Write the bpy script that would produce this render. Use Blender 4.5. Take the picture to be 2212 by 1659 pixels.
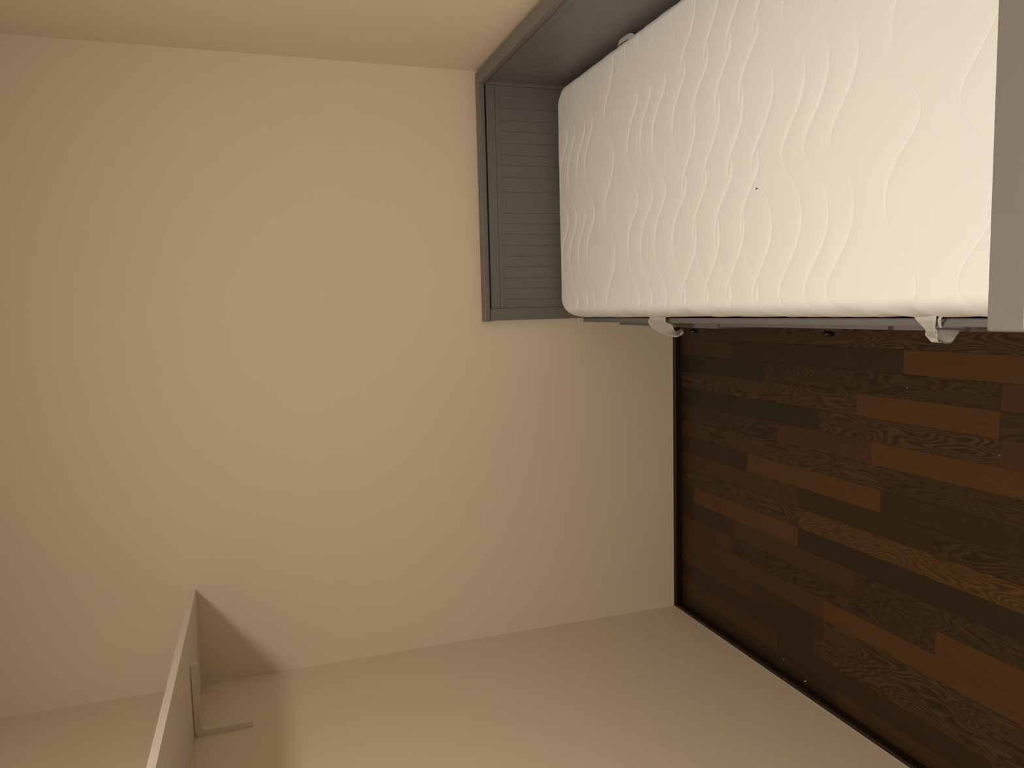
import bpy, bmesh, math, random
import numpy as np
from mathutils import Vector, Matrix

scene = bpy.context.scene
C = scene.collection
for o in list(bpy.data.objects):
    bpy.data.objects.remove(o)

# ------------------------------------------------------------------ camera
# The photograph was taken with the phone turned on its side: the room's "up"
# points to the left of the frame.
CAM = Vector((1.25043, -2.69251, 1.62709))
YAW, PITCH, ROLL, FPX = -0.10201, -0.32145, -0.05789, 1624.7
cy_, sy_, cp_, sp_ = math.cos(YAW), math.sin(YAW), math.cos(PITCH), math.sin(PITCH)
fw = Vector((sy_ * cp_, cy_ * cp_, sp_))
rt = Vector((cy_, -sy_, 0))
up = rt.cross(fw)
r2 = math.cos(ROLL) * rt + math.sin(ROLL) * up
u2 = -math.sin(ROLL) * rt + math.cos(ROLL) * up
cam_d = bpy.data.cameras.new('camera')
cam_d.sensor_fit = 'HORIZONTAL'
cam_d.sensor_width = 36.0
cam_d.lens = FPX * 36.0 / 2212.0
cam_d.clip_start = 0.02
cam = bpy.data.objects.new('camera', cam_d)
X, Y, Z = -u2, r2, -fw
cam.matrix_world = Matrix(((X.x, Y.x, Z.x, CAM.x), (X.y, Y.y, Z.y, CAM.y), (X.z, Y.z, Z.z, CAM.z), (0, 0, 0, 1)))
C.objects.link(cam)
scene.camera = cam

# ------------------------------------------------------------------ world, exposure
world = bpy.data.worlds.new('world')
scene.world = world
world.use_nodes = True
world.node_tree.nodes['Background'].inputs[0].default_value = (0.9, 0.75, 0.55, 1)
world.node_tree.nodes['Background'].inputs[1].default_value = 0.02
scene.view_settings.view_transform = 'Standard'
scene.view_settings.look = 'None'
scene.view_settings.gamma = 1.0
scene.view_settings.use_curve_mapping = False
scene.view_settings.exposure = 0.0

LAMP_POS = (1.105, -2.1, 2.52)      # flush ceiling lamp (built below)
LAMP_STRENGTH = 137.0
LAMP_COLOR = (1.0, 0.925, 0.80)

# ------------------------------------------------------------------ dimensions
W = 2.1123            # room width
LEN = 3.9             # room length
HC = 2.52             # ceiling
HB = 0.0325           # baseboard height
T = 0.08              # wall thickness


# ------------------------------------------------------------------ helpers
def lin(r, g, b):
    return tuple(((c / 255) / 12.92 if c / 255 <= .04045 else ((c / 255 + .055) / 1.055) ** 2.4) for c in (r, g, b)) + (1,)


def mat(name, col, rough=0.6, spec=0.5, noise=0.0, nscale=40, bump=0.0, bscale=200, metallic=0.0, stretch=(1, 1, 1), bdist=0.001):
    m = bpy.data.materials.new(name)
    m.use_nodes = True
    nt = m.node_tree
    b = nt.nodes['Principled BSDF']
    b.inputs['Roughness'].default_value = rough
    b.inputs['Specular IOR Level'].default_value = spec
    b.inputs['Metallic'].default_value = metallic
    c = col if len(col) == 4 else tuple(col) + (1,)
    b.inputs['Base Color'].default_value = c
    geo = nt.nodes.new('ShaderNodeNewGeometry')
    mp = nt.nodes.new('ShaderNodeMapping')
    mp.inputs['Scale'].default_value = stretch
    nt.links.new(geo.outputs['Position'], mp.inputs['Vector'])
    if noise:
        n = nt.nodes.new('ShaderNodeTexNoise')
        n.inputs['Scale'].default_value = nscale
        n.inputs['Detail'].default_value = 4
        nt.links.new(mp.outputs[0], n.inputs['Vector'])
        r = nt.nodes.new('ShaderNodeValToRGB')
        r.color_ramp.elements[0].position = .3
        r.color_ramp.elements[1].position = .7
        r.color_ramp.elements[0].color = tuple(x * (1 - noise) for x in c[:3]) + (1,)
        r.color_ramp.elements[1].color = tuple(min(1, x * (1 + noise)) for x in c[:3]) + (1,)
        nt.links.new(n.outputs['Fac'], r.inputs['Fac'])
        nt.links.new(r.outputs['Color'], b.inputs['Base Color'])
    if bump:
        n2 = nt.nodes.new('ShaderNodeTexNoise')
        n2.inputs['Scale'].default_value = bscale
        n2.inputs['Detail'].default_value = 3
        nt.links.new(mp.outputs[0], n2.inputs['Vector'])
        bp = nt.nodes.new('ShaderNodeBump')
        bp.inputs['Strength'].default_value = bump
        bp.inputs['Distance'].default_value = bdist
        nt.links.new(n2.outputs['Fac'], bp.inputs['Height'])
        nt.links.new(bp.outputs['Normal'], b.inputs['Normal'])
    return m


def wood(name, c1, c2, swirl=0.0, rough=0.42):
    """Laminate strip: fine straight grain along y, optionally with cathedral figure."""
    m = bpy.data.materials.new(name)
    m.use_nodes = True
    nt = m.node_tree
    L = nt.links.new
    b = nt.nodes['Principled BSDF']
    b.inputs['Roughness'].default_value = rough
    b.inputs['Specular IOR Level'].default_value = 0.35
    geo = nt.nodes.new('ShaderNodeNewGeometry')
    oi = nt.nodes.new('ShaderNodeObjectInfo')
    off = nt.nodes.new('ShaderNodeMath'); off.operation = 'MULTIPLY'; off.inputs[1].default_value = 37.0
    L(oi.outputs['Random'], off.inputs[0])
    cmb = nt.nodes.new('ShaderNodeCombineXYZ')
    L(off.outputs[0], cmb.inputs['X']); L(off.outputs[0], cmb.inputs['Y'])
    add = nt.nodes.new('ShaderNodeVectorMath'); add.operation = 'ADD'
    L(geo.outputs['Position'], add.inputs[0]); L(cmb.outputs[0], add.inputs[1])
    mp = nt.nodes.new('ShaderNodeMapping'); mp.inputs['Scale'].default_value = (260, 9, 1)
    L(add.outputs[0], mp.inputs['Vector'])
    n = nt.nodes.new('ShaderNodeTexNoise'); n.inputs['Scale'].default_value = 1; n.inputs['Detail'].default_value = 5
    L(mp.outputs[0], n.inputs['Vector'])
    fac = n.outputs['Fac']
    if swirl:
        mp2 = nt.nodes.new('ShaderNodeMapping'); mp2.inputs['Scale'].default_value = (20, 2.9, 1)
        L(add.outputs[0], mp2.inputs['Vector'])
        n2 = nt.nodes.new('ShaderNodeTexNoise'); n2.inputs['Scale'].default_value = 1.0; n2.inputs['Detail'].default_value = 1.2
        L(mp2.outputs[0], n2.inputs['Vector'])
        mul = nt.nodes.new('ShaderNodeMath'); mul.operation = 'MULTIPLY'; mul.inputs[1].default_value = 135.0
        L(n2.outputs['Fac'], mul.inputs[0])
        sn = nt.nodes.new('ShaderNodeMath'); sn.operation = 'SINE'
        L(mul.outputs[0], sn.inputs[0])
        mr = nt.nodes.new('ShaderNodeMapRange'); mr.inputs[1].default_value = -1; mr.inputs[2].default_value = 1
        L(sn.outputs[0], mr.inputs[0])
        mx = nt.nodes.new('ShaderNodeMix'); mx.inputs[0].default_value = swirl
        L(n.outputs['Fac'], mx.inputs[2]); L(mr.outputs[0], mx.inputs[3])
        fac = mx.outputs[0]
    r = nt.nodes.new('ShaderNodeValToRGB')
    r.color_ramp.elements[0].position = .28; r.color_ramp.elements[1].position = .72
    r.color_ramp.elements[0].color = c1; r.color_ramp.elements[1].color = c2
    L(fac, r.inputs['Fac'])
    L(r.outputs['Color'], b.inputs['Base Color'])
    bp = nt.nodes.new('ShaderNodeBump'); bp.inputs['Strength'].default_value = .25; bp.inputs['Distance'].default_value = .0004
    L(fac, bp.inputs['Height']); L(bp.outputs['Normal'], b.inputs['Normal'])
    return m


def tag(o, label=None, cat=None, group=None, kind=None):
    if label: o['label'] = label
    if cat: o['category'] = cat
    if group: o['group'] = group
    if kind: o['kind'] = kind
    return o


def link_mesh(name, me, m, parent=None, loc=(0, 0, 0)):
    if m is not None and not me.materials:
        me.materials.append(m)
    o = bpy.data.objects.new(name, me)
    o.location = loc
    C.objects.link(o)
    if parent: o.parent = parent
    return o


def from_bm(name, bm, m, parent=None, loc=(0, 0, 0), smooth=False):
    bmesh.ops.recalc_face_normals(bm, faces=bm.faces)
    me = bpy.data.meshes.new(name)
    bm.to_mesh(me); bm.free()
    if smooth:
        me.polygons.foreach_set('use_smooth', [True] * len(me.polygons))
    return link_mesh(name, me, m, parent, loc)


def bx(bm, x0, x1, y0, y1, z0, z1, bev=0.0, seg=1):
    """Axis-aligned box, optionally bevelled, added to bm."""
    b2 = bmesh.new()
    vs = [b2.verts.new(p) for p in ((x0, y0, z0), (x1, y0, z0), (x1, y1, z0), (x0, y1, z0),
                                    (x0, y0, z1), (x1, y0, z1), (x1, y1, z1), (x0, y1, z1))]
    for f in ((3, 2, 1, 0), (4, 5, 6, 7), (0, 1, 5, 4), (1, 2, 6, 5), (2, 3, 7, 6), (3, 0, 4, 7)):
        b2.faces.new([vs[i] for i in f])
    if bev:
        bmesh.ops.bevel(b2, geom=list(b2.edges), offset=bev, segments=seg, affect='EDGES', profile=.5)
    me = bpy.data.meshes.new('tmp'); b2.to_mesh(me); b2.free()
    bm.from_mesh(me); bpy.data.meshes.remove(me)
    return bm


def box(name, dims, m, parent=None, origin=(0, 0, 0), bev=0.0, seg=1):
    ox, oy, oz = origin
    x0, x1, y0, y1, z0, z1 = dims
    return from_bm(name, bx(bmesh.new(), x0 - ox, x1 - ox, y0 - oy, y1 - oy, z0 - oz, z1 - oz, bev, seg), m, parent)


def lathe(bm, prof, axis_origin, axis='x', n=24, mi=None):
    """Revolve (distance along axis, radius) pairs; open ends are capped."""
    rings = []
    for (d, r) in prof:
        ring = []
        for k in range(n):
            a = 2 * math.pi * k / n
            c, s = r * math.cos(a), r * math.sin(a)
            p = (d, c, s) if axis == 'x' else (c, s, d)
            ring.append(bm.verts.new([axis_origin[i] + p[i] for i in range(3)]))
        rings.append(ring)
    for i in range(len(rings) - 1):
        for k in range(n):
            f = bm.faces.new((rings[i][k], rings[i][(k + 1) % n], rings[i + 1][(k + 1) % n], rings[i + 1][k]))
            f.smooth = True
            if mi is not None: f.material_index = mi[i]
    f = bm.faces.new(rings[0])
    f2 = bm.faces.new(list(reversed(rings[-1])))
    if mi is not None:
        f.material_index = mi[0]; f2.material_index = mi[-1]
    return bm


# ------------------------------------------------------------------ materials
M_wall = mat('wall_paint', (0.77, 0.66, 0.525), rough=.8, spec=.2, bump=.12, bscale=420, bdist=.0006)
M_ceil = mat('ceiling_paint', (0.86, 0.84, 0.80), rough=.85, spec=.2, bump=.1, bscale=300)
M_base = mat('baseboard_dark_brown', (0.012, 0.006, 0.004), rough=.25, spec=.5, noise=.3, nscale=60, stretch=(1, 1, 6))
M_caulk = mat('pale_caulk', (0.45, 0.40, 0.34), rough=.8)
M_sub = mat('subfloor', (0.02, 0.012, 0.006), rough=.9)
M_grey = mat('grey_lacquer', (0.165, 0.154, 0.147), rough=.42, spec=.4, noise=.02, nscale=25, bump=.04, bscale=500, bdist=.0004)
M_cloth = mat('mattress_ticking', (0.86, 0.852, 0.852), rough=.95, spec=.1, bump=.25, bscale=900, bdist=.0006)
M_strap = mat('white_webbing', (0.90, 0.88, 0.84), rough=.9, spec=.1, bump=.3, bscale=1200, bdist=.0006)
M_black = mat('black_knob', (0.006, 0.005, 0.006), rough=.35)
M_steel = mat('bright_screw', (0.7, 0.68, 0.64), rough=.3, metallic=1)
M_white = mat('white_laminate', (0.80, 0.73, 0.64), rough=.5, spec=.4, bump=.03, bscale=400)
M_bracket = mat('white_enamel', (0.72, 0.66, 0.58), rough=.5)
M_ply = mat('bed_base_board', (0.35, 0.28, 0.2), rough=.8, noise=.1)
M_fleck = mat('pale_fleck', (0.42, 0.35, 0.22), rough=.8)
M_yfleck = mat('yellow_fleck', (0.7, 0.5, 0.12), rough=.8)
M_lint = mat('dark_lint', (0.05, 0.035, 0.02), rough=.9)
M_lampbase = mat('lamp_white_metal', (0.8, 0.78, 0.74), rough=.4)
M_glow = bpy.data.materials.new('lamp_diffuser_glow')
M_glow.use_nodes = True
_b = M_glow.node_tree.nodes['Principled BSDF']
_b.inputs['Base Color'].default_value = (.8, .78, .74, 1)
_b.inputs['Emission Color'].default_value = LAMP_COLOR + (1,)
_b.inputs['Emission Strength'].default_value = LAMP_STRENGTH

PL = {
    'light': wood('plank_amber', (0.0632, 0.0251, 0.0050, 1), (0.0857, 0.0344, 0.0075, 1)),
    'amber2': wood('plank_amber_figured', (0.0408, 0.0177, 0.0041, 1), (0.0918, 0.0391, 0.0088, 1), swirl=.6),
    'mid': wood('plank_walnut', (0.0367, 0.0177, 0.0054, 1), (0.0530, 0.0260, 0.0082, 1)),
    'red': wood('plank_russet', (0.0428, 0.0177, 0.0054, 1), (0.0612, 0.0251, 0.0100, 1)),
    'swirl': wood('plank_walnut_figured', (0.0245, 0.0112, 0.0034, 1), (0.0632, 0.0316, 0.0109, 1), swirl=.62),
    'dark': wood('plank_umber', (0.0224, 0.0112, 0.0034, 1), (0.0326, 0.0167, 0.0054, 1)),
    'dswirl': wood('plank_umber_figured', (0.0184, 0.0093, 0.0027, 1), (0.0449, 0.0233, 0.0075, 1), swirl=.55),
    'vdark': wood('plank_black_brown', (0.0173, 0.0098, 0.0041, 1), (0.0245, 0.0140, 0.0054, 1)),
}

# ------------------------------------------------------------------ room shell
def struct(name, dims, m, bev=0):
    return tag(box(name, dims, m, bev=bev), kind='structure')


wall_back = struct('wall_back', (-T, W + T, 0, T, -.04, HC), M_wall)
wall_left = struct('wall_left', (-T, 0, -LEN, 0, -.04, HC), M_wall)
wall_right = struct('wall_right', (W, W + T, -LEN, 0, -.04, HC), M_wall)
wall_front = struct('wall_front', (-T, W + T, -LEN - T, -LEN, -.04, HC), M_wall)
ceiling = struct('ceiling', (-T, W + T, -LEN - T, T, HC, HC + T), M_ceil)
tag(wall_back, 'beige painted end wall behind the daybed')
tag(wall_left, 'beige painted long wall carrying the white shelf')
tag(wall_right, 'beige painted long wall the daybed stands against')
tag(wall_front, 'beige painted end wall behind the camera')
tag(ceiling, 'white painted ceiling')


def baseboard(name, pts, axis):
    """Small dark skirting: face with rounded top; a pale caulk bead along its upper edge."""
    t, h = .012, HB
    prof = [(0, 0), (t, 0), (t, h - .007), (t - .002, h - .003), (t - .006, h), (0, h)]
    (a0, a1), base, sgn = pts
    bm = bmesh.new()
    rows = []
    for a in (a0, a1):
        row = []
        for d, z in prof:
            row.append(bm.verts.new((a, base + sgn * d, z) if axis == 'x' else (base + sgn * d, a, z)))
        rows.append(row)
    n = len(prof)
    for i in range(n):
        bm.faces.new((rows[0][i], rows[0][(i + 1) % n], rows[1][(i + 1) % n], rows[1][i]))
    bm.faces.new(rows[0]); bm.faces.new(list(reversed(rows[1])))
    o = tag(from_bm(name, bm, M_base), kind='structure')
    if axis == 'x':
        box('caulk_bead', (a0, a1, min(base, base + sgn * .002), max(base, base + sgn * .002), h, h + .0016), M_caulk, o)
    else:
        box('caulk_bead', (min(base, base + sgn * .002), max(base, base + sgn * .002), a0, a1, h, h + .0016), M_caulk, o)
    return o


tag(baseboard('baseboard_back', ((0.0, W), 0, -1), 'x'), 'dark brown skirting strip along the end wall')
tag(baseboard('baseboard_left', ((-LEN, -.0121), 0, 1), 'y'), 'dark brown skirting strip along the shelf wall')
tag(baseboard('baseboard_right', ((-LEN, -.0121), W, -1), 'y'), 'dark brown skirting strip behind the daybed')

# ------------------------------------------------------------------ floor of laminate strips
floor = tag(box('floor', (-T, W + T, -LEN - T, T, -.04, -.0065), M_sub), 'dark brown laminate floor of staggered strips', kind='structure')
unit = bpy.data.meshes.new('plank')
_bm = bx(bmesh.new(), 0, 1, 0, 1, -1, 0)
_bm.to_mesh(_bm and unit); _bm.free()
unit.materials.append(None)
random.seed(7)
PW = 0.066
X0 = 1.121
E_ = -LEN
rows = {
    -1: [(-.60, 'mid'), (-1.95, 'swirl')],
    0: [(-.356, 'mid'), (-1.126, 'dark'), (-1.85, 'light')],
    1: [(-.541, 'vdark'), (-1.407, 'dswirl'), (-2.1, 'red')],
    2: [(-.962, 'swirl'), (-1.408, 'light'), (-2.2, 'dswirl')],
    3: [(-.811, 'vdark'), (-1.409, 'swirl'), (-2.0, 'red')],
    4: [(-.611, 'dswirl'), (-1.02, 'red'), (-1.9, 'light')],
    5: [(-1.057, 'swirl'), (-1.8, 'dswirl')],
    6: [(-.452, 'dark'), (-1.060, 'light'), (-1.7, 'dark')],
    7: [(-.26, 'mid'), (-.72, 'mid'), (-1.236, 'dark'), (-1.9, 'dswirl')],
    8: [(-.721, 'swirl'), (-1.95, 'amber2')],
    9: [(-.105, 'dark'), (-.722, 'light'), (-1.9, 'vdark')],
    10: [(-.37, 'dark'), (-.969, 'mid'), (-1.8, 'dswirl')],
    11: [(-.37, 'mid'), (-1.251, 'dswirl'), (-1.95, 'light')],
    12: [(-.842, 'red'), (-1.6, 'light')],
    13: [(-.489, 'mid'), (-.842, 'dark'), (-1.5, 'swirl')],
    14: [(-.801, 'dark'), (-1.7, 'swirl')],
    15: [(-.623, 'mid'), (-1.418, 'dark'), (-2.0, 'red')],
    16: [(-.9, 'dark'), (-1.6, 'mid')],
}
kinds = list(PL)
for k in range(-16, 17):
    xa, xb = X0 - PW * (k + 1), X0 - PW * k
    xa, xb = max(xa, 0), min(xb, W)
    if xb - xa < .004: continue
    segs = list(rows.get(k, []))
    if not segs:
        segs = [(-random.uniform(.2, .9), random.choice(kinds))]
    while segs[-1][0] > E_:
        nxt = max(E_, segs[-1][0] - random.uniform(.6, 1.0))
        if nxt - E_ < .25: nxt = E_
        segs.append((nxt, random.choice([q for q in kinds if q != segs[-1][1]])))
    ys = 0.0
    for (ye, kd) in segs:
        g = .0003
        o = bpy.data.objects.new('plank', unit)
        o.location = (xa + g, ye + g, 0)
        o.scale = (xb - xa - 2 * g, ys - ye - 2 * g, .0065)
        C.objects.link(o)
        o.parent = floor
        o.material_slots[0].link = 'OBJECT'
        o.material_slots[0].material = PL[kd]
        ys = ye

# ------------------------------------------------------------------ daybed
H = .838
XL, XR = 1.2131, 2.1031        # outer x of the caps
YB, YF = -.0016, -2.0953       # far / near outer y of the caps
CW = .047                      # cap width
CT = .020                      # cap thickness
B0 = (1.66, -1.05, 0.0)
bed = bpy.data.objects.new('daybed', None)
bed.location = B0
bed.empty_display_size = .3
C.objects.link(bed)
tag(bed, 'grey painted daybed with panelled ends, high back and three drawers, against the wall', 'daybed')


def part(name, dims, m=M_grey, parent=bed, bev=.0015, seg=1):
    return box(name, dims, m, parent, B0, bev, seg)


def prism(name, poly, z0, z1, m, parent, bev=.0015):
    bm = bmesh.new()
    a = [bm.verts.new((x - B0[0], y - B0[1], z0)) for x, y in poly]
    b = [bm.verts.new((x - B0[0], y - B0[1], z1)) for x, y in poly]
    n = len(poly)
    bm.faces.new(a); bm.faces.new(b)
    for i in range(n):
        bm.faces.new((a[i], a[(i + 1) % n], b[(i + 1) % n], b[i]))
    bmesh.ops.recalc_face_normals(bm, faces=bm.faces)
    bmesh.ops.bevel(bm, geom=list(bm.edges), offset=bev, segments=2, affect='EDGES', profile=.5)
    return from_bm(name, bm, m, parent)


# caps: the long back cap runs between the two end caps
part('cap_rail', (XL, XR, YB - CW, YB, H - CT, H), bev=.003, seg=2)
part('cap_rail', (XL, XR, YF, YF + CW, H - CT, H), bev=.003, seg=2)
part('cap_rail', (XR - CW, XR, YF + CW, YB - CW, H - CT, H), bev=.003, seg=2)
ZC = H - CT
# posts
for (pa, pb) in ((YB - .043, YB - .003), (YF + .003, YF + .043)):
    part('post', (1.217, 1.2605, pa, pb, 0, ZC - .0025))
    part('post', (XR - .0445, XR - .003, pa, pb, 0, ZC - .0025))

# end panels: top rail, then a flush header above narrow tongue-and-groove boards
PX0, PX1 = 1.2605, XR - .0445
TOPR = .775      # underside of the panel's top rail
HEAD = .758      # boards start here
BOT = .17
groove = [1.294, 1.333, 1.372, 1.413, 1.452, 1.491, 1.532, 1.570, 1.607, 1.683, 1.736, 1.778, 1.816, 1.857, 1.899, 1.938, 1.981, 2.025]
edges_x = [PX0] + groove + [PX1]


def board_mesh(w, h, t=.006):
    bm = bx(bmesh.new(), 0, w, 0, t, 0, h)
    es = [e for e in bm.edges if abs(e.verts[0].co.y) < 1e-6 and abs(e.verts[1].co.y) < 1e-6 and abs(e.verts[0].co.x - e.verts[1].co.x) < 1e-6]
    bmesh.ops.bevel(bm, geom=es, offset=.0007, segments=1, affect='EDGES')
    bmesh.ops.recalc_face_normals(bm, faces=bm.faces)
    me = bpy.data.meshes.new('board'); bm.to_mesh(me); bm.free()
    me.materials.append(M_grey)
    return me


def end_panel(yface, s):
    """yface: plane of the boards' show face; s=+1 the panel body lies towards +y."""
    bm = bmesh.new()
    o3 = B0
    def add(x0, x1, ya, yb, z0, z1, bev=.001):
        bx(bm, x0 - o3[0], x1 - o3[0], min(ya, yb) - o3[1], max(ya, yb) - o3[1], z0, z1, bev)
    add(PX0 + .0002, PX1 - .0002, yface + s * .0065, yface + s * .018, BOT, TOPR - .0008, 0)     # backing sheet
    add(PX0 + .0002, PX1 - .0002, yface, yface + s * .0062, HEAD, TOPR - .0008, .0003)           # header strip
    add(PX0 + .0002, PX1 - .0002, yface - s * .0006, yface + s * .020, TOPR, ZC - .008, .001)           # top rail
    add(PX0 + .0002, PX1 - .0002, yface + s * .012, yface + s * .020, ZC - .0079, ZC - .0002, 0)  # set-back neck under the cap
    add(PX0 + .0002, PX1 - .0002, yface - s * .001, yface + s * .020, BOT - .08, BOT, .001)      # bottom rail
    p = from_bm('end_panel', bm, M_grey, bed)
    for i in range(len(edges_x) - 1):
        w = edges_x[i + 1] - edges_x[i] - .0004
        me = board_mesh(w, HEAD - BOT - .0006)
        o = bpy.data.objects.new('board', me)
        o.parent = p
        if s > 0:
            o.location = (edges_x[i] + .0002 - B0[0], yface - B0[1], BOT + .0003)
        else:
            o.location = (edges_x[i + 1] - .0002 - B0[0], yface - B0[1], BOT + .0003)
            o.rotation_euler = (0, 0, math.pi)
        C.objects.link(o)
    return p


end_panel(YB - .034, 1)
end_panel(YF + .034, -1)

# back panel along the wall
XF = XR - .034
YP0, YP1 = YF + .0435, YB - .0435
bm = bmesh.new()
bx(bm, XF + .0065 - B0[0], XF + .018 - B0[0], YP0 - B0[1], YP1 - B0[1], BOT, TOPR - .0008)
bx(bm, XF - B0[0], XF + .0062 - B0[0], YP0 - B0[1], YP1 - B0[1], HEAD, TOPR - .0008, .0003)
bx(bm, XF - .0006 - B0[0], XF + .02 - B0[0], YP0 - B0[1], YP1 - B0[1], TOPR, ZC - .006, .001)
bx(bm, XF + .010 - B0[0], XF + .02 - B0[0], YP0 - B0[1], YP1 - B0[1], ZC - .0059, ZC - .0002)
bx(bm, XF - .001 - B0[0], XF + .02 - B0[0], YP0 - B0[1], YP1 - B0[1], BOT - .08, BOT, .001)
back = from_bm('back_panel', bm, M_grey, bed)
NB = 50
bw = (YP1 - YP0) / NB
bme = board_mesh(bw - .0004, HEAD - BOT - .0006)
for i in range(NB):
    o = bpy.data.objects.new('board', bme)
    o.parent = back
    o.rotation_euler = (0, 0, -math.pi / 2)
    o.location = (XF - B0[0], YP1 - .0002 - i * bw - B0[1], BOT + .0003)
    C.objects.link(o)

# front rail, base
part('front_rail', (1.2015, 1.2168, YF + .03, YB - .028, .300, .441), bev=.002)
part('bed_base', (1.262, XF - .004, YF + .055, YB - .055, .325, .347), M_ply, bev=0)
for yy in (-.70, -1.375):
    part('base_support', (1.262, XF - .004, yy - .012, yy + .012, .0, .324), M_ply, bev=0)

# drawers
knob_prof = [(0, .0045), (-.010, .0045), (-.011, .006), (-.0135, .0115), (-.017, .0155), (-.0205, .0165), (-.024, .0150), (-.0262, .0100)]


def drawer(y0, y1, rot=0.0, dx=0.0):
    """y0 far end, y1 near end; hinged slightly out at the near end by rot."""
    Lr = y0 - y1
    bm = bmesh.new()
    bx(bm, -.016, 0, -Lr, 0, .030, .2955, .0018, 2)                   # front
    bx(bm, .0002, .70, -Lr + .02, -Lr + .032, .055, .235)
    bx(bm, .0002, .70, -.032, -.02, .055, .235)
    bx(bm, .69, .702, -Lr + .034, -.034, .055, .235)
    bx(bm, .0002, .688, -Lr + .034, -.034, .055, .061)
    d = from_bm('drawer', bm, M_grey, bed)
    d.location = (1.203 + dx - B0[0], y0 - B0[1], 0)
    d.rotation_euler = (0, 0, rot)
    kb = bmesh.new()
    lathe(kb, [(q - .016, r) for q, r in knob_prof], (0, -Lr / 2, .173), 'x', 20, [0, 0, 1, 1, 1, 1, 1])
    k = from_bm('knob', kb, None, d)
    k.data.materials.append(M_steel); k.data.materials.append(M_black)
    k['label'] = 'round black knob on a bright screw'
    return d


drawer(-.046, -.706, -.0105)
drawer(-.718, -1.365)
drawer(-1.381, -2.046)

# ------------------------------------------------------------------ mattress
MX0, MX1, MY0, MY1 = 1.2195, 2.064, -2.046, -.048
MZ0, MZ1 = .3475, .5515
RE, RV, RC = .042, .082, .062  # edge rounding (sideways, downwards), plan corner radius
A_l = [-.13, -.20, -.278, -.345, -.65, -.73, -.808, -.91, -1.01, -1.11, -1.21, -1.642]
B_l = [-.495, -.957, -1.06, -1.157, -1.257, -1.355, -1.428, -1.498, -1.79, -1.865, -1.935, -2.0]


def vnoise(x, y, seed):
    rs = np.random.RandomState(seed)
    out = np.zeros_like(x)
    for _ in range(7):
        kx, ky, ph = rs.normal(0, 1), rs.normal(0, 1), rs.uniform(0, 6.28)
        out += np.sin(x * kx + y * ky + ph)
    return out / 3.0


def quilt(x, y):
    per = .293
    w = 2 * np.pi / per
    ph = w * (x - 1.575)
    c = np.cos(ph + .28 * np.sin(ph + .4))
    slope = .034 * w * np.sin(ph)
    k = 1 / np.sqrt(1 + slope ** 2)
    h = np.zeros_like(x)
    near = 1 + .3 * np.clip((-y - .9) / 1.1, 0, 1)
    for lst, s in ((A_l, -1), (B_l, 1)):
        flank_light = .80 + .34 * np.tanh(s * slope / .35)          # uneven lighting put into the relief: one flank of each wave cut deeper
        for i, m0 in enumerate(lst):
            wob = .0035 * np.sin(x * (9 + i % 5) + i * 1.7)
            d = np.abs(y - (m0 + s * .034 * c + wob)) * k
            h = np.minimum(h, flank_light * near * (-.0026 * np.exp(-(d / .0027) ** 2) - .0013 * np.exp(-(d / .014) ** 2)))
    h += .0009 * vnoise(x * 9, y * 9, 3) + .0004 * vnoise(x * 38, y * 38, 5)
    return h


nx, ny = 320, 1300
hx, hy = (MX1 - MX0) / 2 - RE, (MY1 - MY0) / 2 - RE
cxm, cym = (MX0 + MX1) / 2, (MY0 + MY1) / 2
gx, gy = np.meshgrid(np.linspace(-hx, hx, nx + 1), np.linspace(-hy, hy, ny + 1), indexing='ij')
R_ = RC - RE + .02
ax, ay = np.abs(gx), np.abs(gy)
u = np.clip((ax - (hx - R_)) / R_, 0, 1)
v = np.clip((ay - (hy - R_)) / R_, 0, 1)
corner = (u > 0) & (v > 0)
px = np.where(corner, np.sign(gx) * (hx - R_ + R_ * u * np.sqrt(1 - v * v / 2)), gx)
py = np.where(corner, np.sign(gy) * (hy - R_ + R_ * v * np.sqrt(1 - u * u / 2)), gy)
xw, yw = px + cxm, py + cym
zt = MZ1 + quilt(xw, yw)
verts = [np.stack([xw.ravel(), yw.ravel(), zt.ravel()], 1)]
idx = np.arange((nx + 1) * (ny + 1)).reshape(nx + 1, ny + 1)
q = np.stack([idx[:-1, :-1].ravel(), idx[1:, :-1].ravel(), idx[1:, 1:].ravel(), idx[:-1, 1:].ravel()], 1)
# boundary loop (counter-clockwise seen from above)
loop = np.concatenate([idx[:-1, 0], idx[-1, :-1], idx[:0:-1, -1], idx[0, :0:-1]])
bxy = verts[0][loop][:, :2]
nl = len(loop)
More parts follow.
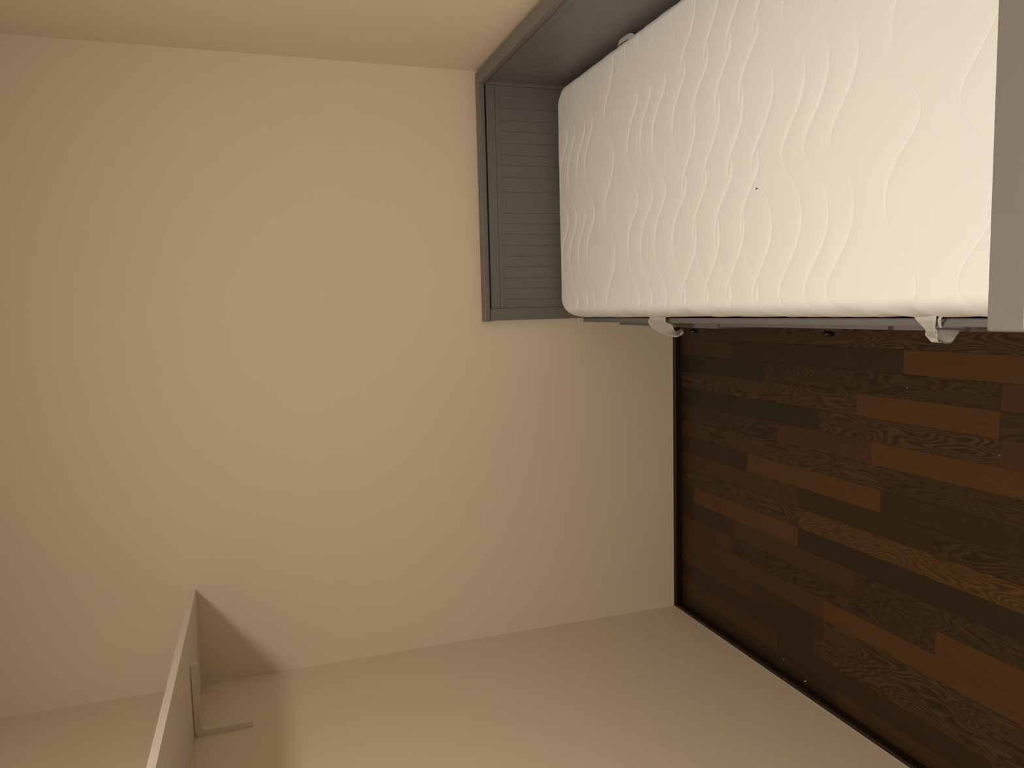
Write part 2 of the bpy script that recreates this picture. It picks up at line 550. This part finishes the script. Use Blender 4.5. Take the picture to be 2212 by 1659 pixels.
# outward normals from the rounded-rectangle shape
rel = bxy - np.array([cxm, cym])
cc = np.clip(rel, [-(hx - R_), -(hy - R_)], [hx - R_, hy - R_])
nn = rel - cc
nn /= np.linalg.norm(nn, axis=1)[:, None]
rings = []
for t in (9, 18, 27, 36, 45, 54, 63, 72, 81, 90):
    a = math.radians(t)
    rings.append((RE * math.sin(a), MZ1 - RV * (1 - math.cos(a))))
RB = .05
hside = MZ1 - MZ0 - RV - RB
for f in np.linspace(.12, 1, 9):
    rings.append((RE, MZ1 - RV - hside * f))
for t in (30, 60, 90):
    a = math.radians(t)
    rings.append((RE * math.cos(a), MZ0 + RB - RB * math.sin(a)))
quads = [q]
prev = loop
base = (nx + 1) * (ny + 1)
for (off, zz) in rings:
    P2 = bxy + nn * off
    depth = (MZ1 - zz)
    hq = quilt(P2[:, 0], P2[:, 1])
    fade = max(0, 1 - depth / .07)
    per_ = np.arctan2(nn[:, 1], nn[:, 0])
    wav = (.0022 * vnoise(P2[:, 0] * 26 + depth * 30, P2[:, 1] * 26, 11) + .0014 * np.sin(P2[:, 1] * 47 + 3 * np.sin(P2[:, 0] * 9))) * min(1, depth / .03)
    inward = np.abs(wav) * -1.0
    P2 = P2 + nn * (inward[:, None] + (hq * (1 - fade) * .8)[:, None])
    P3 = np.column_stack([P2, zz + hq * fade])
    ids = np.arange(base, base + nl)
    verts.append(P3)
    quads.append(np.stack([prev, ids, np.roll(ids, -1), np.roll(prev, -1)], 1)[:, ::1])
    prev = ids
    base += nl
vall = np.concatenate(verts)
vall = vall - np.array([cxm, cym, MZ0])
me = bpy.data.meshes.new('mattress')
qa = np.concatenate(quads)
nv, nq = len(vall), len(qa)
me.vertices.add(nv)
me.vertices.foreach_set('co', vall.astype(np.float32).ravel())
me.loops.add(nq * 4 + nl)
me.loops.foreach_set('vertex_index', np.concatenate([qa.ravel(), prev[::-1]]).astype(np.int32))
me.polygons.add(nq + 1)
me.polygons.foreach_set('loop_start', np.concatenate([np.arange(nq) * 4, [nq * 4]]).astype(np.int32))
me.polygons.foreach_set('use_smooth', np.ones(nq + 1, dtype=bool))
me.update(calc_edges=True)
me.validate()
mattress = bpy.data.objects.new('mattress', None)
mattress.location = (cxm, cym, MZ0)
C.objects.link(mattress)
tag(mattress, 'white quilted mattress with wavy stitching lying on the grey daybed', 'mattress')
link_mesh('quilted_cover', me, M_cloth, mattress)


def ribbon(name, limbs, m, parent, origin, sub=6, th=.0013):
    """Cloth strap: each limb runs through pairs of edge points, smoothed, with real thickness."""
    def cr(P, i, t):
        p0, p1, p2, p3 = P[max(i - 1, 0)], P[i], P[i + 1], P[min(i + 2, len(P) - 1)]
        return .5 * ((2 * p1) + (p2 - p0) * t + (2 * p0 - 5 * p1 + 4 * p2 - p3) * t * t + (3 * p1 - p0 - 3 * p2 + p3) * t ** 3)
    bm = bmesh.new()
    nw = 6
    for pairs in limbs:
        A = [Vector(a) for a, b in pairs]
        Bp = [Vector(b) for a, b in pairs]
        rows_ = []
        for i in range(len(A) - 1):
            for s in range(sub + (1 if i == len(A) - 2 else 0)):
                t = s / sub
                a, b = cr(A, i, t), cr(Bp, i, t)
                rows_.append([bm.verts.new(a.lerp(b, j / nw) - Vector(origin)) for j in range(nw + 1)])
        for i in range(len(rows_) - 1):
            for j in range(nw):
                f = bm.faces.new((rows_[i][j], rows_[i][j + 1], rows_[i + 1][j + 1], rows_[i + 1][j]))
                f.smooth = True
    bmesh.ops.solidify(bm, geom=list(bm.faces), thickness=th)
    return from_bm(name, bm, m, parent, smooth=True)


MO = (cxm, cym, MZ0)
# far strap: leaves the mattress side, tips over the front rail and turns under
ribbon('handle_strap', [[
    ((1.228, -0.590, 0.462), (1.228, -0.690, 0.462)),
    ((1.215, -0.587, 0.463), (1.214, -0.687, 0.463)),
    ((1.205, -0.562, 0.454), (1.204, -0.673, 0.453)),
    ((1.189, -0.558, 0.440), (1.199, -0.681, 0.444)),
    ((1.172, -0.574, 0.425), (1.190, -0.674, 0.430)),
    ((1.162, -0.591, 0.405), (1.178, -0.656, 0.415)),
    ((1.155, -0.605, 0.381), (1.175, -0.625, 0.388)),
    ((1.159, -0.600, 0.361), (1.177, -0.595, 0.362)),
    ((1.166, -0.600, 0.348), (1.182, -0.585, 0.345)),
]], M_strap, mattress, MO)
# near strap: crumpled, its lower half turned away from the lamp
ribbon('handle_strap', [[
    ((1.228, -1.592, 0.462), (1.228, -1.643, 0.462)),
    ((1.218, -1.596, 0.463), (1.216, -1.643, 0.463)),
    ((1.206, -1.598, 0.451), (1.206, -1.630, 0.450)),
    ((1.194, -1.596, 0.436), (1.192, -1.614, 0.432)),
    ((1.186, -1.580, 0.420), (1.183, -1.603, 0.415)),
    ((1.177, -1.574, 0.405), (1.178, -1.594, 0.405)),
    ((1.170, -1.578, 0.400), (1.170, -1.600, 0.405)),
    ((1.172, -1.590, 0.408), (1.172, -1.612, 0.412)),
], [
    ((1.200, -1.618, 0.440), (1.176, -1.612, 0.420)),
    ((1.1985, -1.620, 0.437), (1.180, -1.635, 0.451)),
    ((1.1985, -1.622, 0.428), (1.175, -1.640, 0.447)),
    ((1.1985, -1.627, 0.410), (1.170, -1.645, 0.441)),
    ((1.196, -1.632, 0.388), (1.172, -1.650, 0.432)),
], [
    ((1.228, -1.650, 0.460), (1.228, -1.660, 0.460)),
    ((1.217, -1.646, 0.462), (1.217, -1.653, 0.462)),
    ((1.208, -1.638, 0.453), (1.207, -1.643, 0.451)),
    ((1.200, -1.630, 0.440), (1.200, -1.636, 0.440)),
]], M_strap, mattress, MO)
# strap on the wall side, only its edge shows beside the mattress
ribbon('handle_strap', [[
    ((2.030, -.548, .5400), (2.046, -.548, .5250)),
    ((2.039, -.556, .5475), (2.056, -.554, .5410)),
    ((2.040, -.590, .5490), (2.0585, -.590, .5430)),
    ((2.037, -.628, .5475), (2.054, -.632, .5410)),
    ((2.028, -.640, .5400), (2.044, -.640, .5250)),
]], M_strap, mattress, MO, th=.002)

# ------------------------------------------------------------------ wall shelf with brackets
SX, SZ0, SZ1 = .338, 1.8745, 1.8935
shelf = bpy.data.objects.new('wall_shelf', None)
shelf.location = (0, -.65, SZ0)
C.objects.link(shelf)
tag(shelf, 'white board shelf on metal brackets fixed high in the wall corner', 'shelf')
SO = (0, -.65, SZ0)
box('shelf_board', (.0003, SX, -1.30, -.0005, SZ0, SZ1), M_white, shelf, SO, .0008)


def bracket(yc):
    bm = bmesh.new()
    w = .011
    # side profile in x-z, extruded along y: an L with rounded ends
    def arc(cx, cz, r, a0, a1, n=6):
        return [(cx + r * math.cos(math.radians(a0 + (a1 - a0) * i / n)), cz + r * math.sin(math.radians(a0 + (a1 - a0) * i / n))) for i in range(n + 1)]
    t = .018
    top, Lh, Lv = SZ0 - .0004, .225, .165
    prof = [(.0006, top - .0055), (Lh, top)]
    prof += arc(Lh - .004, top - t + .004, .004, 0, -90, 4)
    prof += [(t + .010, top - t - .003)]
    prof += arc(t + .010, top - t - .013, .010, 90, 180, 5)
    prof += [(t, top - Lv + .007)] + arc(t - .007, top - Lv + .007, .007, 0, -90, 4) + [(.0006, top - Lv)]
    a = [bm.verts.new((x - SO[0], yc - w - SO[1], z - SO[2])) for x, z in prof]
    b = [bm.verts.new((x - SO[0], yc + w - SO[1], z - SO[2])) for x, z in prof]
    n = len(prof)
    bm.faces.new(a); bm.faces.new(list(reversed(b)))
    for i in range(n):
        bm.faces.new((a[i], b[i], b[(i + 1) % n], a[(i + 1) % n]))
    o = from_bm('bracket', bm, M_bracket, shelf)
    return o


bracket(-.335)
bracket(-1.02)

# ------------------------------------------------------------------ ceiling lamp (lights the room)
lx, ly, lz = LAMP_POS
lamp = bpy.data.objects.new('ceiling_lamp', None)
lamp.location = LAMP_POS
C.objects.link(lamp)
tag(lamp, 'round white flush ceiling lamp with glowing diffuser', 'lamp')
bm = bmesh.new()
lathe(bm, [(-.0003, .150), (-.022, .150), (-.024, .146)], (0, 0, 0), 'z', 48)
from_bm('lamp_base', bm, M_lampbase, lamp)
bm = bmesh.new()
prof = [(-.0245 - .035 * math.sin(a), .140 * math.cos(a)) for a in [i * math.pi / 2 / 9 for i in range(9)]] + [(-.0595, .004)]
lathe(bm, prof, (0, 0, 0), 'z', 48)
from_bm('diffuser', bm, M_glow, lamp)


# ------------------------------------------------------------------ small flecks
def fleck(name, p, s, m, label, rz):
    bm = bmesh.new()
    bmesh.ops.create_icosphere(bm, subdivisions=1, radius=1)
    for v_ in bm.verts:
        v_.co = Vector((v_.co.x * s[0], v_.co.y * s[1], (v_.co.z + 1) * s[2] * .5)) * (1 + .25 * math.sin(v_.co.x * 9 + v_.co.y * 5))
        v_.co.z = max(v_.co.z, 0)
    o = from_bm(name, bm, m, None, p)
    o.rotation_euler = (0, 0, rz)
    tag(o, label, 'fleck')


fleck('paint_fleck', (.026, -.766, 0), (.0022, .006, .002), M_yfleck, 'yellow fleck on the floor beside the skirting under the shelf', .3)
fleck('paint_fleck', (.053, -.660, 0), (.0018, .004, .002), M_fleck, 'white fleck on the floor next to the yellow fleck', .7)
fleck('paint_fleck', (1.020, -1.142, 0), (.0009, .0026, .0012), M_fleck, 'pale speck on a dark floor strip, the floor speck nearest the daybed', 1.5)
fleck('paint_fleck', (.886, -1.411, 0), (.0010, .0026, .0012), M_fleck, 'pale speck at a joint between floor strips, out in mid floor', 1.3)
fleck('lint_speck', (1.509, -1.242, MZ1 - .0008), (.0016, .0036, .0026), M_lint, 'tiny dark speck of lint lying on the white mattress', .2)
